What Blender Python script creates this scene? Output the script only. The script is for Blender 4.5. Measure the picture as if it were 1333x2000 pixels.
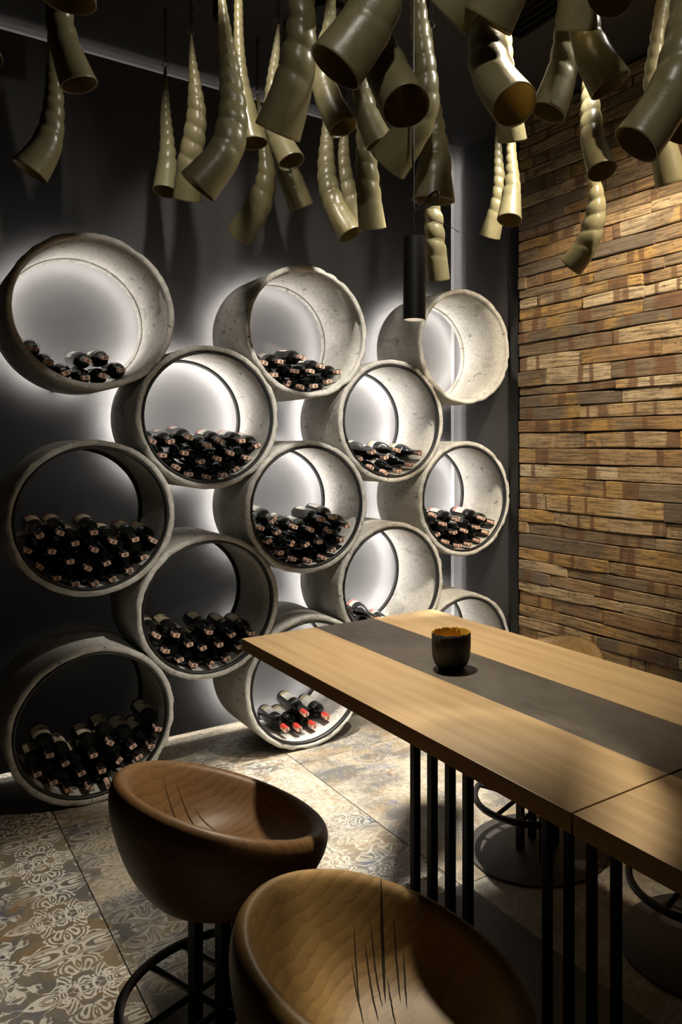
import bpy, bmesh, math, random
from mathutils import Vector, Matrix
PI = math.pi
for o in list(bpy.data.objects):
    bpy.data.objects.remove(o, do_unlink=True)
S = bpy.context.scene
C = S.collection

# ------------------------------------------------------------------ camera
FPX, YAW, VH, U0, CAMZ = 1516.8, math.radians(37.23), 869.1, 909.2, 1.509
cs, sn = math.cos(YAW), math.sin(YAW)
cam_d = bpy.data.cameras.new('camera'); cam = bpy.data.objects.new('camera', cam_d); C.objects.link(cam)
cam.location = (0, 0, CAMZ); cam.rotation_euler = (PI/2, 0, -YAW)
cam_d.sensor_fit = 'HORIZONTAL'; cam_d.sensor_width = 36.0
cam_d.lens = FPX/1333*36; cam_d.shift_x = (666.5-U0)/1333; cam_d.shift_y = -(1000-VH)/1333
cam_d.clip_start = .05
S.camera = cam

def ray(u, v):
    a = (u-U0)/FPX
    return Vector((a*cs+sn, -a*sn+cs, -(v-VH)/FPX))
def at_depth(u, v, k): return Vector((0, 0, CAMZ))+ray(u, v)*k
def at_x(u, v, x): d = ray(u, v); return Vector((0, 0, CAMZ))+d*(x/d.x)
def at_y(u, v, y): d = ray(u, v); return Vector((0, 0, CAMZ))+d*(y/d.y)
def at_z(u, v, z): d = ray(u, v); return Vector((0, 0, CAMZ))+d*((z-CAMZ)/d.z)

# ------------------------------------------------------------------ world, lights, exposure
w = bpy.data.worlds.new('dim_room'); S.world = w; w.use_nodes = True
w.node_tree.nodes['Background'].inputs[0].default_value = (.9, .95, 1, 1)
w.node_tree.nodes['Background'].inputs[1].default_value = .004
S.view_settings.view_transform = 'Standard'; S.view_settings.look = 'None'
S.cycles.max_bounces = 6; S.cycles.diffuse_bounces = 3; S.cycles.glossy_bounces = 3; S.cycles.transmission_bounces = 3
S.view_settings.exposure = 0.12; S.view_settings.gamma = 1.0; S.view_settings.use_curve_mapping = False

CEIL = 3.43
WARM = (1.0, .85, .64)
NEUT = (1.0, .93, .82)
def spot(name, loc, target, watt, deg, blend=.35, size=.02, col=WARM):
    d = bpy.data.lights.new(name, 'SPOT'); d.energy = watt; d.spot_size = math.radians(deg); d.spot_blend = blend
    d.shadow_soft_size = size; d.color = col
    o = bpy.data.objects.new(name, d); C.objects.link(o); o.location = loc
    o.rotation_euler = (Vector(target)-Vector(loc)).to_track_quat('-Z', 'Y').to_euler()
    return o
spot('wood_wall_spot', (2.15, 1.55, 3.38), (3.0, 3.10, 1.60), 290, 50, .55, .025, WARM)
spot('wood_wall_spot_near', (1.9, .35, 3.38), (3.0, 2.40, 2.00), 360, 48, .6, .025, WARM)
spot('wine_wall_spot', (2.0, 1.75, 3.38), (2.0, 3.7, 1.15), 350, 50, .5, .03, NEUT)
spot('pipe_top_spot', (.75, 2.05, 3.39), (1.55, 3.7, 2.35), 95, 46, .6, .03, NEUT)
spot('floor_spot', (1.95, 2.75, 3.38), (1.7, 2.9, 0), 1250, 30, .5, .03, NEUT)
spot('left_floor_spot', (.35, 2.2, 3.38), (.40, 2.75, 0), 170, 22, .7, .03, NEUT)
spot('stool_spot', (1.7, 1.6, 3.38), (.66, 1.10, .6), 380, 20, .4, .03, WARM)
spot('horn_spot', (2.35, 1.35, 3.38), (.7, 2.35, 2.75), 105, 66, .6, .03, NEUT)
spot('front_horn_spot', (.35, .1, 3.38), (1.3, 1.65, 2.45), 62, 54, .7, .04, NEUT)

# ------------------------------------------------------------------ helpers
def link(o, parent=None):
    C.objects.link(o)
    if parent is not None: o.parent = parent
    return o
def tag(o, label=None, cat=None, group=None, kind=None):
    if label: o['label'] = label
    if cat: o['category'] = cat
    if group: o['group'] = group
    if kind: o['kind'] = kind
    return o
def thing(name, loc, label, cat, group=None, rotz=0):
    o = bpy.data.objects.new(name, None); o.empty_display_size = .05; o.location = loc; o.rotation_euler = (0, 0, rotz)
    link(o); return tag(o, label, cat, group)
def obj(name, me, mat, parent=None):
    o = bpy.data.objects.new(name, me)
    if mat is not None and len(me.materials) == 0: me.materials.append(mat)
    return link(o, parent)
def mesh(name, vs, fs, smooth=True):
    me = bpy.data.meshes.new(name); me.from_pydata([tuple(v) for v in vs], [], fs); me.update()
    if smooth: me.polygons.foreach_set('use_smooth', [True]*len(me.polygons))
    return me
def sharp(me, deg=35):
    bm = bmesh.new(); bm.from_mesh(me)
    for e in bm.edges:
        if len(e.link_faces) == 2 and e.calc_face_angle(0) > math.radians(deg): e.smooth = False
    bm.to_mesh(me); bm.free(); return me
def lathe(name, prof, n=32, axis='Z', close=False, fn=None):
    """profile (r, h) swept about Z (or Y); first/last with r=0 become a pole"""
    vs, fs, rows = [], [], []
    for j, (r, h) in enumerate(prof):
        if r < 1e-6:
            vs.append((0, 0, h)); rows.append([len(vs)-1]*n)
        else:
            row = []
            for i in range(n):
                a = 2*PI*i/n; rr, hh = (r, h) if fn is None else fn(r, h, a, j)
                vs.append((rr*math.cos(a), rr*math.sin(a), hh)); row.append(len(vs)-1)
            rows.append(row)
    m = len(rows)
    for j in range(m if close else m-1):
        A, B = rows[j], rows[(j+1) % m]
        for i in range(n):
            k = (i+1) % n; f = []
            for q in (A[i], A[k], B[k], B[i]):
                if q not in f: f.append(q)
            if len(f) > 2: fs.append(f)
    if axis == 'Y': vs = [(x, z, -y) for x, y, z in vs]
    return mesh(name, vs, fs)
def box_me(name, x0, x1, y0, y1, z0, z1, bev=0.0):
    bm = bmesh.new(); bmesh.ops.create_cube(bm, size=1)
    for v in bm.verts:
        v.co = ((x0+x1)/2+v.co.x*(x1-x0), (y0+y1)/2+v.co.y*(y1-y0), (z0+z1)/2+v.co.z*(z1-z0))
    if bev: bmesh.ops.bevel(bm, geom=bm.edges[:], offset=bev, segments=2, affect='EDGES', profile=.6)
    me = bpy.data.meshes.new(name); bm.to_mesh(me); bm.free(); return me
def tube_me(name, pts, r, n=8, closed=False, cap=True):
    pts = [Vector(p) for p in pts]; m = len(pts); vs, fs = [], []
    rr = r if callable(r) else (lambda t: r)
    t0 = None; nrm = None
    for i, p in enumerate(pts):
        a = pts[(i-1) % m] if (closed or i > 0) else p; b = pts[(i+1) % m] if (closed or i < m-1) else p
        t = (b-a).normalized()
        if nrm is None:
            nrm = t.orthogonal().normalized()
        else:
            nrm = (nrm-t*nrm.dot(t)).normalized()
        bn = t.cross(nrm)
        for k in range(n):
            q = 2*PI*k/n; vs.append(p+(nrm*math.cos(q)+bn*math.sin(q))*rr(i/max(1, m-1)))
    for i in range(m if closed else m-1):
        j = (i+1) % m
        for k in range(n):
            l = (k+1) % n; fs.append((i*n+k, i*n+l, j*n+l, j*n+k))
    if cap and not closed:
        fs.append(tuple(range(n))[::-1]); fs.append(tuple(range((m-1)*n, m*n)))
    return mesh(name, vs, fs)
def join_me(name, meshes):
    vs, fs = [], []
    for me in meshes:
        b = len(vs); vs += [v.co.copy() for v in me.vertices]; fs += [tuple(i+b for i in p.vertices) for p in me.polygons]
    return mesh(name, vs, fs)

# ------------------------------------------------------------------ materials
class NT:
    def __init__(s, name):
        s.m = bpy.data.materials.new(name); s.m.use_nodes = True; s.t = s.m.node_tree; s.b = s.t.nodes['Principled BSDF']
    def n(s, ty, **kw):
        x = s.t.nodes.new(ty)
        for k, v in kw.items(): setattr(x, k, v)
        return x
    def l(s, a, b): s.t.links.new(a, b)
    def val(s, sock, v):
        if isinstance(v, bpy.types.NodeSocket): s.l(v, sock)
        else: sock.default_value = v
    def math(s, op, a, b=0.0, c=None, clamp=False):
        x = s.n('ShaderNodeMath', operation=op, use_clamp=clamp); s.val(x.inputs[0], a); s.val(x.inputs[1], b)
        if c is not None: s.val(x.inputs[2], c)
        return x.outputs[0]
    def mix(s, f, a, b, ty='MIX'):
        x = s.n('ShaderNodeMix', data_type='RGBA', blend_type=ty); s.val(x.inputs[0], f)
        for k, v in ((6, a), (7, b)):
            if isinstance(v, bpy.types.NodeSocket): s.l(v, x.inputs[k])
            else: x.inputs[k].default_value = (*v[:3], 1)
        return x.outputs[2]
    def coord(s, which='Object'): return s.n('ShaderNodeTexCoord').outputs[which]
    def mapping(s, vec, scale=(1, 1, 1), loc=(0, 0, 0), rot=(0, 0, 0)):
        x = s.n('ShaderNodeMapping'); s.l(vec, x.inputs[0]); s.val(x.inputs[1], loc); s.val(x.inputs[2], rot); s.val(x.inputs[3], scale)
        return x.outputs[0]
    def noise(s, vec, scale, detail=4, rough=.55, dist=0):
        x = s.n('ShaderNodeTexNoise'); s.l(vec, x.inputs['Vector']); x.inputs['Scale'].default_value = scale
        x.inputs['Detail'].default_value = detail; x.inputs['Roughness'].default_value = rough; x.inputs['Distortion'].default_value = dist
        return x.outputs[0]
    def ramp(s, f, stops, interp='LINEAR'):
        x = s.n('ShaderNodeValToRGB'); s.l(f, x.inputs[0]); r = x.color_ramp; r.interpolation = interp
        while len(r.elements) < len(stops): r.elements.new(.5)
        for e, (p, c) in zip(r.elements, stops):
            e.position = p; e.color = (*c, 1) if not isinstance(c, (int, float)) else (c, c, c, 1)
        return x.outputs[0]
    def bump(s, hgt, strength=.2, dist=.01):
        x = s.n('ShaderNodeBump'); s.l(hgt, x.inputs['Height']); x.inputs['Strength'].default_value = strength; x.inputs['Distance'].default_value = dist
        s.l(x.outputs[0], s.b.inputs['Normal'])
    def set(s, **kw):
        for k, v in kw.items():
            k = {'color': 'Base Color', 'rough': 'Roughness', 'metal': 'Metallic', 'spec': 'Specular IOR Level', 'coat': 'Coat Weight'}[k]
            if isinstance(v, bpy.types.NodeSocket): s.l(v, s.b.inputs[k])
            elif k == 'Base Color': s.b.inputs[k].default_value = (*v[:3], 1)
            else: s.b.inputs[k].default_value = v
        return s.m
def plain(name, col, rough=.5, metal=0.0, spec=.5, var=.12, vs=30):
    t = NT(name); n = t.noise(t.coord(), vs, 3)
    lo = tuple(c*(1-var) for c in col); hi = tuple(min(1, c*(1+var)) for c in col)
    return t.set(color=t.ramp(n, [(.3, lo), (.7, hi)]), rough=rough, metal=metal, spec=spec)
def emit(name, col, strength):
    m = bpy.data.materials.new(name); m.use_nodes = True; b = m.node_tree.nodes['Principled BSDF']
    b.inputs['Base Color'].default_value = (*col, 1); b.inputs['Emission Color'].default_value = (*col, 1); b.inputs['Emission Strength'].default_value = strength
    return m

def mat_concrete():
    t = NT('concrete'); co = t.coord(); inf = t.n('ShaderNodeObjectInfo').outputs['Random']
    off = t.n('ShaderNodeVectorMath', operation='ADD'); t.l(co, off.inputs[0])
    cb = t.n('ShaderNodeCombineXYZ'); k = t.math('MULTIPLY', inf, 17.0); t.l(k, cb.inputs[0]); t.l(k, cb.inputs[2]); t.l(cb.outputs[0], off.inputs[1]); co = off.outputs[0]
    a = t.noise(co, 3.5, 6, .6); b = t.noise(co, 60, 5, .7)
    st = t.noise(t.mapping(co, (1, .35, 1)), 9, 5, .65, .6)
    base = t.ramp(a, [(.3, (.37, .355, .315)), (.5, (.485, .468, .43)), (.72, (.565, .548, .51))])
    base = t.mix(t.ramp(st, [(.58, 0.0), (.68, .55)]), base, (.20, .19, .155))
    pit = t.noise(t.mapping(co, (1, .45, 1)), 34, 3, .5); pits = t.ramp(pit, [(.66, 0.0), (.70, 1.0)])
    base = t.mix(t.math('MULTIPLY', pits, .7), base, (.12, .11, .09))
    base = t.mix(t.ramp(b, [(.35, .45), (.6, 0.0)]), base, (.19, .18, .145))
    h = t.math('SUBTRACT', t.math('MULTIPLY', b, .6), pits)
    t.bump(h, .45, .004)
    return t.set(color=base, rough=.88, spec=.25)
def mat_wall(name, c):
    t = NT(name); co = t.coord(); a = t.noise(co, 1.6, 4); b = t.noise(co, 220, 2); s = t.noise(t.mapping(co, (3, 3, .5)), 2.2, 5, .6)
    base = t.ramp(a, [(.3, tuple(x*.88 for x in c)), (.7, tuple(x*1.1 for x in c))])
    base = t.mix(t.ramp(s, [(.66, 0.0), (.75, .18)]), base, tuple(x*1.6 for x in c))
    t.bump(b, .12, .002)
    return t.set(color=base, rough=.62, spec=.35)
def mat_horn():
    t = NT('horn_resin'); co = t.coord(); inf = t.n('ShaderNodeObjectInfo').outputs['Random']
    a = t.noise(t.mapping(co, (1, 1, .5)), 9, 4, .6); b = t.noise(t.mapping(co, (1, 1, .12)), 120, 3, .6)
    base = t.ramp(a, [(.3, (.110, .096, .046)), (.5, (.170, .150, .076)), (.72, (.235, .208, .115))])
    base = t.mix(t.ramp(b, [(.4, .25), (.62, 0.0)]), base, (.11, .088, .035))
    base = t.mix(t.math('MULTIPLY', inf, .28), base, (.28, .255, .155))
    t.bump(t.noise(co, 38, 3), .12, .01)
    tr = t.n('ShaderNodeBsdfTranslucent'); tr.inputs[0].default_value = (.62, .47, .20, 1); mx = t.n('ShaderNodeMixShader'); mx.inputs[0].default_value = .2
    t.l(t.b.outputs[0], mx.inputs[1]); t.l(tr.outputs[0], mx.inputs[2]); t.l(mx.outputs[0], t.t.nodes['Material Output'].inputs[0])
    return t.set(color=base, rough=t.ramp(a, [(.3, .28), (.7, .42)]), spec=.5)
def mat_stave():
    t = NT('barrel_stave'); inf = t.n('ShaderNodeObjectInfo').outputs['Random']
    co = t.coord(); sh = t.n('ShaderNodeCombineXYZ')
    for i, k in enumerate((13.0, 31.0, 57.0)): t.l(t.math('MULTIPLY', inf, k), sh.inputs[i])
    ad = t.n('ShaderNodeVectorMath', operation='ADD'); t.l(co, ad.inputs[0]); t.l(sh.outputs[0], ad.inputs[1]); v = ad.outputs[0]
    base = t.ramp(t.math('FRACT', t.math('MULTIPLY', inf, 7.31)), [(0, (.30, .20, .105)), (.16, (.38, .27, .15)), (.3, (.26, .155, .075)), (.42, (.42, .31, .18)), (.56, (.20, .145, .09)), (.68, (.46, .36, .225)), (.8, (.35, .215, .085)), (.9, (.14, .11, .08))], 'CONSTANT')
    # ochre patches and hoop stains across the stave
    och = t.noise(t.mapping(v, (1, 1.0, .6)), 3.0, 3, .5); base = t.mix(t.ramp(och, [(.52, 0.0), (.64, .7)]), base, (.40, .235, .065))
    gry = t.noise(t.mapping(v, (1, 1.3, .9), (5, 9, 2)), 3.4, 4, .6); base = t.mix(t.ramp(gry, [(.52, 0.0), (.66, .8)]), base, (.16, .125, .09))
    hoop = t.noise(t.mapping(v, (.01, 1, .05)), 4.2, 1, .3); base = t.mix(t.ramp(hoop, [(.585, 0.0), (.60, .8), (.65, .8), (.665, 0.0)]), base, (.13, .062, .03))
    g = t.noise(t.mapping(v, (1, .05, 1)), 95, 5, .65, .4); base = t.mix(t.ramp(g, [(.38, .8), (.56, 0.0)]), base, (.075, .050, .030))
    sp = t.noise(t.mapping(v, (1, .6, 2.2)), 34, 6, .75); base = t.mix(t.ramp(sp, [(.56, 0.0), (.63, .8)]), base, (.065, .045, .03))
    kf = t.noise(t.mapping(v, (1, 9, 1)), 30, 2, .5); base = t.mix(t.ramp(kf, [(.60, 0.0), (.68, .35)]), base, (.10, .065, .035))
    t.bump(t.math('ADD', g, t.math('MULTIPLY', sp, -.6)), .5, .004)
    return t.set(color=base, rough=.8, spec=.2)
def mat_oak(name, cols, along='Y', scale=1.0):
    t = NT(name); co = t.coord(); inf = t.n('ShaderNodeObjectInfo').outputs['Random']
    sh = t.n('ShaderNodeCombineXYZ'); t.l(t.math('MULTIPLY', inf, 9.0), sh.inputs[0]); ad = t.n('ShaderNodeVectorMath', operation='ADD'); t.l(co, ad.inputs[0]); t.l(sh.outputs[0], ad.inputs[1]); v = ad.outputs[0]
    wv = t.n('ShaderNodeTexWave', wave_type='BANDS', bands_direction='X', wave_profile='SIN'); t.l(t.mapping(v, (1, .06, .35)), wv.inputs[0])
    wv.inputs['Scale'].default_value = 6*scale; wv.inputs['Distortion'].default_value = 7.5; wv.inputs['Detail'].default_value = 3; wv.inputs['Detail Scale'].default_value = .9
    fine = t.noise(t.mapping(v, (1, .012, 1)), 210, 4, .7, .15); low = t.noise(t.mapping(v, (1, .06, 1)), 12, 3)
    f = t.math('ADD', t.math('MULTIPLY', wv.outputs[1], .07), t.math('ADD', t.math('MULTIPLY', fine, .62), t.math('MULTIPLY', low, .34)))
    base = t.ramp(f, [(.3, cols[0]), (.52, cols[1]), (.75, cols[2])])
    t.bump(fine, .1, .001)
    return t.set(color=base, rough=t.ramp(fine, [(.3, .36), (.7, .48)]), spec=.45)
def mat_bowl_wood():
    t = NT('turned_oak'); co = t.coord(); inf = t.n('ShaderNodeObjectInfo').outputs['Random']
    v = t.mapping(co, (1, 1, .55), (.2, 0, -.1), (.0, .35, 0))
    wv = t.n('ShaderNodeTexWave', wave_type='RINGS', rings_direction='X', wave_profile='SAW'); t.l(v, wv.inputs[0])
    wv.inputs['Scale'].default_value = 19; wv.inputs['Distortion'].default_value = 6.0; wv.inputs['Detail'].default_value = 3; wv.inputs['Detail Scale'].default_value = .8
    low = t.noise(co, 4, 3); fine = t.noise(t.mapping(co, (.15, 1, 1)), 160, 3)
    f = t.math('ADD', t.math('MULTIPLY', wv.outputs[1], .17), t.math('ADD', t.math('MULTIPLY', low, .6), t.math('MULTIPLY', fine, .28)))
    base = t.ramp(f, [(.28, (.14, .085, .032)), (.5, (.275, .172, .064)), (.78, (.39, .255, .10))])
    oc = t.n('ShaderNodeObjectInfo').outputs['Color']; base = t.mix(1.0, base, oc, 'MULTIPLY')
    t.bump(fine, .06, .001)
    return t.set(color=base, rough=.46, spec=.42)
def mat_tile():
    t = NT('vintage_tile'); oi = t.n('ShaderNodeObjectInfo'); sc_ = t.n('ShaderNodeSeparateColor'); t.l(oi.outputs['Color'], sc_.inputs[0]); inf = sc_.outputs[2]; co = t.coord()
    sh = t.n('ShaderNodeCombineXYZ'); t.l(t.math('MULTIPLY', inf, 23.0), sh.inputs[0]); t.l(t.math('MULTIPLY', inf, 41.0), sh.inputs[1])
    ad = t.n('ShaderNodeVectorMath', operation='ADD'); t.l(co, ad.inputs[0]); t.l(sh.outputs[0], ad.inputs[1]); v = ad.outputs[0]
    # mirrored cell coordinates -> four-fold damask ornament
    sep = t.n('ShaderNodeSeparateXYZ'); t.l(co, sep.inputs[0])
    def mirror(x, cell): return t.math('ABSOLUTE', t.math('SUBTRACT', t.math('FRACT', t.math('DIVIDE', x, cell)), .5))
    cell = .40
    mx, my = mirror(sep.outputs[0], cell), mirror(sep.outputs[1], cell)
    cb = t.n('ShaderNodeCombineXYZ'); t.l(mx, cb.inputs[0]); t.l(my, cb.inputs[1]); t.l(t.math('MULTIPLY', inf, 3.0), cb.inputs[2])
    body = t.noise(cb.outputs[0], 5.2, 1.5, .45, 1.2); mask = t.ramp(body, [(.43, 0.0), (.45, 1.0)])
    flow = t.noise(cb.outputs[0], 3.6, 1.0, .4, .8); vein = t.math('SINE', t.math('MULTIPLY', flow, 95.0))
    leaf = t.math('MULTIPLY', mask, t.ramp(vein, [(.0, 0.0), (.14, 1.0)]))
    edge = t.ramp(t.math('ABSOLUTE', t.math('SUBTRACT', body, .48)), [(.012, 1.0), (.02, 0.0)])
    rad = t.math('SQRT', t.math('ADD', t.math('POWER', mx, 2.0), t.math('POWER', my, 2.0)))
    rose = t.math('SINE', t.math('MULTIPLY', t.math('ARCTAN2', my, mx), 12.0)); ring_ = t.math('SINE', t.math('MULTIPLY', rad, 90.0))
    ros = t.math('MULTIPLY', t.ramp(t.math('SUBTRACT', t.math('ADD', .16, t.math('MULTIPLY', rose, .04)), rad), [(.0, 0.0), (.012, 1.0)]), t.ramp(t.math('ADD', t.math('MULTIPLY', ring_, .5), t.math('MULTIPLY', rose, .5)), [(.48, 0.0), (.55, 1.0)]))
    o = t.math('MAXIMUM', t.math('MAXIMUM', leaf, edge), ros)
    big = t.noise(v, 2.2, 4, .55); mid = t.noise(v, 7, 5, .65); fine = t.noise(v, 46, 5, .7)
    ground = t.ramp(big, [(.28, (.06, .075, .10)), (.42, (.115, .105, .09)), (.5, (.20, .155, .095)), (.6, (.105, .105, .10)), (.75, (.17, .11, .06))])
    ground = t.mix(t.ramp(mid, [(.56, 0.0), (.66, .65)]), ground, (.05, .08, .15))
    ground = t.mix(t.ramp(t.noise(t.mapping(v, loc=(4, 4, 4)), 6, 5, .7), [(.55, 0.0), (.64, .6)]), ground, (.22, .13, .055))
    wear = t.ramp(t.noise(t.mapping(v, loc=(8, 1, 3)), 3.0, 6, .7), [(.36, .25), (.50, 1.0)])
    wear = t.math('MULTIPLY', wear, t.ramp(fine, [(.34, .35), (.46, 1.0)]))
    base = t.mix(t.math('MULTIPLY', t.math('MULTIPLY', o, wear), sc_.outputs[1]), ground, (.56, .54, .48))
    base = t.mix(t.ramp(fine, [(.30, .75), (.44, 0.0)]), base, (.085, .068, .05))
    cream = t.ramp(t.noise(t.mapping(v, loc=(2, 7, 1)), 1.9, 6, .68), [(.44, 0.0), (.60, .85)]); base = t.mix(t.math('MULTIPLY', cream, sc_.outputs[0]), base, t.ramp(fine, [(.34, (.24, .20, .14)), (.6, (.47, .43, .345))]))
    t.bump(fine, .12, .002)
    return t.set(color=base, rough=t.ramp(mid, [(.3, .34), (.7, .55)]), spec=.4)
def mat_seal():
    t = NT('tax_strip_paper'); co = t.coord(); a = t.noise(co, 260, 4, .7)
    return t.set(color=t.ramp(a, [(.34, (.34, .17, .11)), (.42, (.72, .44, .33)), (.7, (.80, .54, .42))]), rough=.55)
def mat_metal_strip():
    t = NT('blackened_steel'); co = t.coord(); a = t.noise(co, 5, 6, .65, .4); b = t.noise(t.mapping(co, (1, .2, 1)), 60, 3)
    return t.set(color=t.ramp(a, [(.3, (.058, .050, .045)), (.55, (.085, .076, .068)), (.75, (.105, .094, .082))]), rough=t.ramp(b, [(.3, .42), (.7, .56)]), metal=.25, spec=.4)

M = dict(
    concrete=mat_concrete(), wall=mat_wall('charcoal_wall', (.047, .0455, .0455)), wall2=mat_wall('side_wall', (.052, .050, .050)), ceil=mat_wall('black_ceiling', (.030, .028, .027)),
    backing=mat_wall('grey_backing', (.16, .155, .155)),
    horn=mat_horn(), stave=mat_stave(), bowl=mat_bowl_wood(), tile=mat_tile(), strip=mat_metal_strip(),
    oak=mat_oak('table_oak', ((.29, .195, .095), (.42, .295, .155), (.52, .385, .22))),
    black=plain('black_steel', (.012, .0115, .011), .42, .3, .5), base=plain('dark_base_plate', (.045, .039, .036), .45, .35, .5, .2, 6),
    rubber=plain('black_rubber', (.010, .010, .010), .5), chain=plain('dark_chain', (.022, .02, .018), .4, .8),
    glass=plain('bottle_glass', (.0045, .0050, .0040), .06, 0, .6, .05), cap=plain('black_capsule', (.012, .010, .010), .32, 0, .5), capred=plain('red_capsule', (.42, .035, .022), .3, 0, .5),
    white=plain('white_label', (.62, .59, .53), .6), cream=plain('cream_label', (.46, .40, .27), .6), red=plain('red_label', (.42, .03, .025), .5), ink=plain('label_ink', (.02, .017, .015), .6), gold=plain('gold_label', (.38, .26, .07), .4, .4),
    seal=mat_seal(), mark=plain('seal_mark', (.10, .085, .05), .6), grout=plain('floor_grout', (.10, .088, .072), .9),
    pend=plain('pendant_black', (.010, .0095, .009), .55), cupo=plain('cup_black', (.008, .007, .0065), .6), cupi=plain('cup_gold', (.55, .33, .045), .4, .35, .5, .25, 50), crack=plain('crack_dark', (.010, .006, .004), .9),
    louvre=plain('vent_gloss', (.012, .012, .013), .18, .3, .6), ledon=emit('led_white', (1, .955, .90), 60.0), lamp=emit('lamp_lens', (1, .82, .6), 40.0), ring=plain('steel_ring', (.28, .25, .2), .3, .9))
# ------------------------------------------------------------------ room shell
YP = 4.065            # front of the wine wall panel
XR = 3.045           # right wall plane
def struct(name, me, mat, parent=None):
    o = obj(name, me, mat, parent)
    if parent is None: o['kind'] = 'structure'
    return o
WD, XL, YB = 4.125, -2.2, -2.4
floor = struct('floor', box_me('floor', XL, XR+.15, YB, WD+.1, -.12, -.012), M['grout'])
ceiling = struct('ceiling', box_me('ceiling', XL, XR+.15, YB, WD+.1, CEIL, CEIL+.1), M['ceil'])
wall_behind = struct('wall_behind_panel', box_me('wall_behind_panel', XL, XR+.15, WD, WD+.1, -.12, CEIL), M['backing'])
struct('wall_left', box_me('wall_left', XL-.1, XL, YB, WD+.1, -.12, CEIL), M['wall2'])
struct('wall_rear', box_me('wall_rear', XL, XR+.15, YB-.1, YB, -.12, CEIL), M['wall2'])
wall_right = struct('wall_right', box_me('wall_right', XR, XR+.1, YB, WD, -.12, CEIL), M['wall2'])
wall_back = struct('wall_back', box_me('wall_back', XL, 2.974, YP, YP+.02, .022, 3.389), M['wall'])
EDGE = emit('edge_led', (1, .95, .88), 12.0)
obj('led_strip', box_me('led_top', .1, 2.95, YP+.022, YP+.03, 3.365, 3.372), EDGE, wall_back)
obj('led_strip', box_me('led_side', 2.955, 2.962, YP+.022, YP+.03, .05, 3.36), emit('side_led', (1, .95, .9), 60.0), wall_back)
obj('led_strip', box_me('led_foot', .45, 2.9, YP+.022, YP+.03, .030, .038), emit('foot_led', (1, .93, .82), 16.0), wall_back)
struct('trim_1', box_me('trim_1', XR-.02, XR, 3.46, 3.535, -.01, CEIL, .003), M['black'])

# floor tiles, each its own slab
tile_names = 0
XS = [-2.2, -1.46, -.44, .58, 1.60, 2.62, 3.045]
YS = [-2.4, -1.72, -.44, .84, 2.12, 3.40, 4.125]
rnd = random.Random(5)
for i in range(len(XS)-1):
    for j in range(len(YS)-1):
        x0, x1, y0, y1 = XS[i], XS[i+1], YS[j], YS[j+1]
        me = box_me('tile', x0+.0018-(x0+x1)/2, x1-.0018-(x0+x1)/2, y0+.0018-(y0+y1)/2, y1-.0018-(y0+y1)/2, -.012, 0, .0012)
        o = obj('floor_tile', me, M['tile'], floor); o.location = ((x0+x1)/2, (y0+y1)/2, 0)
        o.color = ((.25, .45, .25, .85, 1.0, 1.0)[i]*(1 if j > 2 else .7), (1, 1, 1, .6, .22, .3)[i], (i*.37+j*.61) % 1.0, 1)

# barrel-stave cladding on the right wall
ROWV = [236, 256, 274, 294, 316, 337, 361, 388, 411, 432.5, 452, 474.5, 493.5, 520, 544.5, 567, 586, 606.5, 627.5, 652.5, 672.5, 699, 727, 757.5, 774.5, 798, 822, 846, 875, 905, 931, 961, 992, 1018, 1040, 1068.5, 1091, 1110, 1133, 1153, 1178, 1200, 1222, 1246, 1272, 1296, 1320, 1343, 1364]
JOIN = {236: [1145], 256: [1235], 274: [1130, 1185], 294: [1125, 1184], 316: [1295], 337: [1026], 361: [1115, 1224], 388: [1095], 411: [1029], 432.5: [1102, 1327], 452: [1133], 474.5: [1072, 1272], 493.5: [1051], 520: [1278], 544.5: [1028], 567: [1160, 1298], 586: [1051], 606.5: [1140], 627.5: [1068], 652.5: [1151], 672.5: [1198], 699: [1135, 1292], 727: [1067], 757.5: [1203], 774.5: [1214], 798: [1132], 822: [1254], 846: [1140], 875: [1282], 905: [1205], 931: [1182, 1247], 961: [1068, 1298], 992: [1082, 1301], 1018: [1031, 1278], 1040: [1210], 1068.5: [1188], 1091: [1107], 1110: [1075, 1298], 1133: [1161, 1217], 1153: [1180], 1178: [1091], 1200: [1166, 1326], 1222: [1048, 1259], 1246: [1110]}
XF = 3.0
yleft = at_x(1013, 700, XF).y
rnd = random.Random(11)
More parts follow.
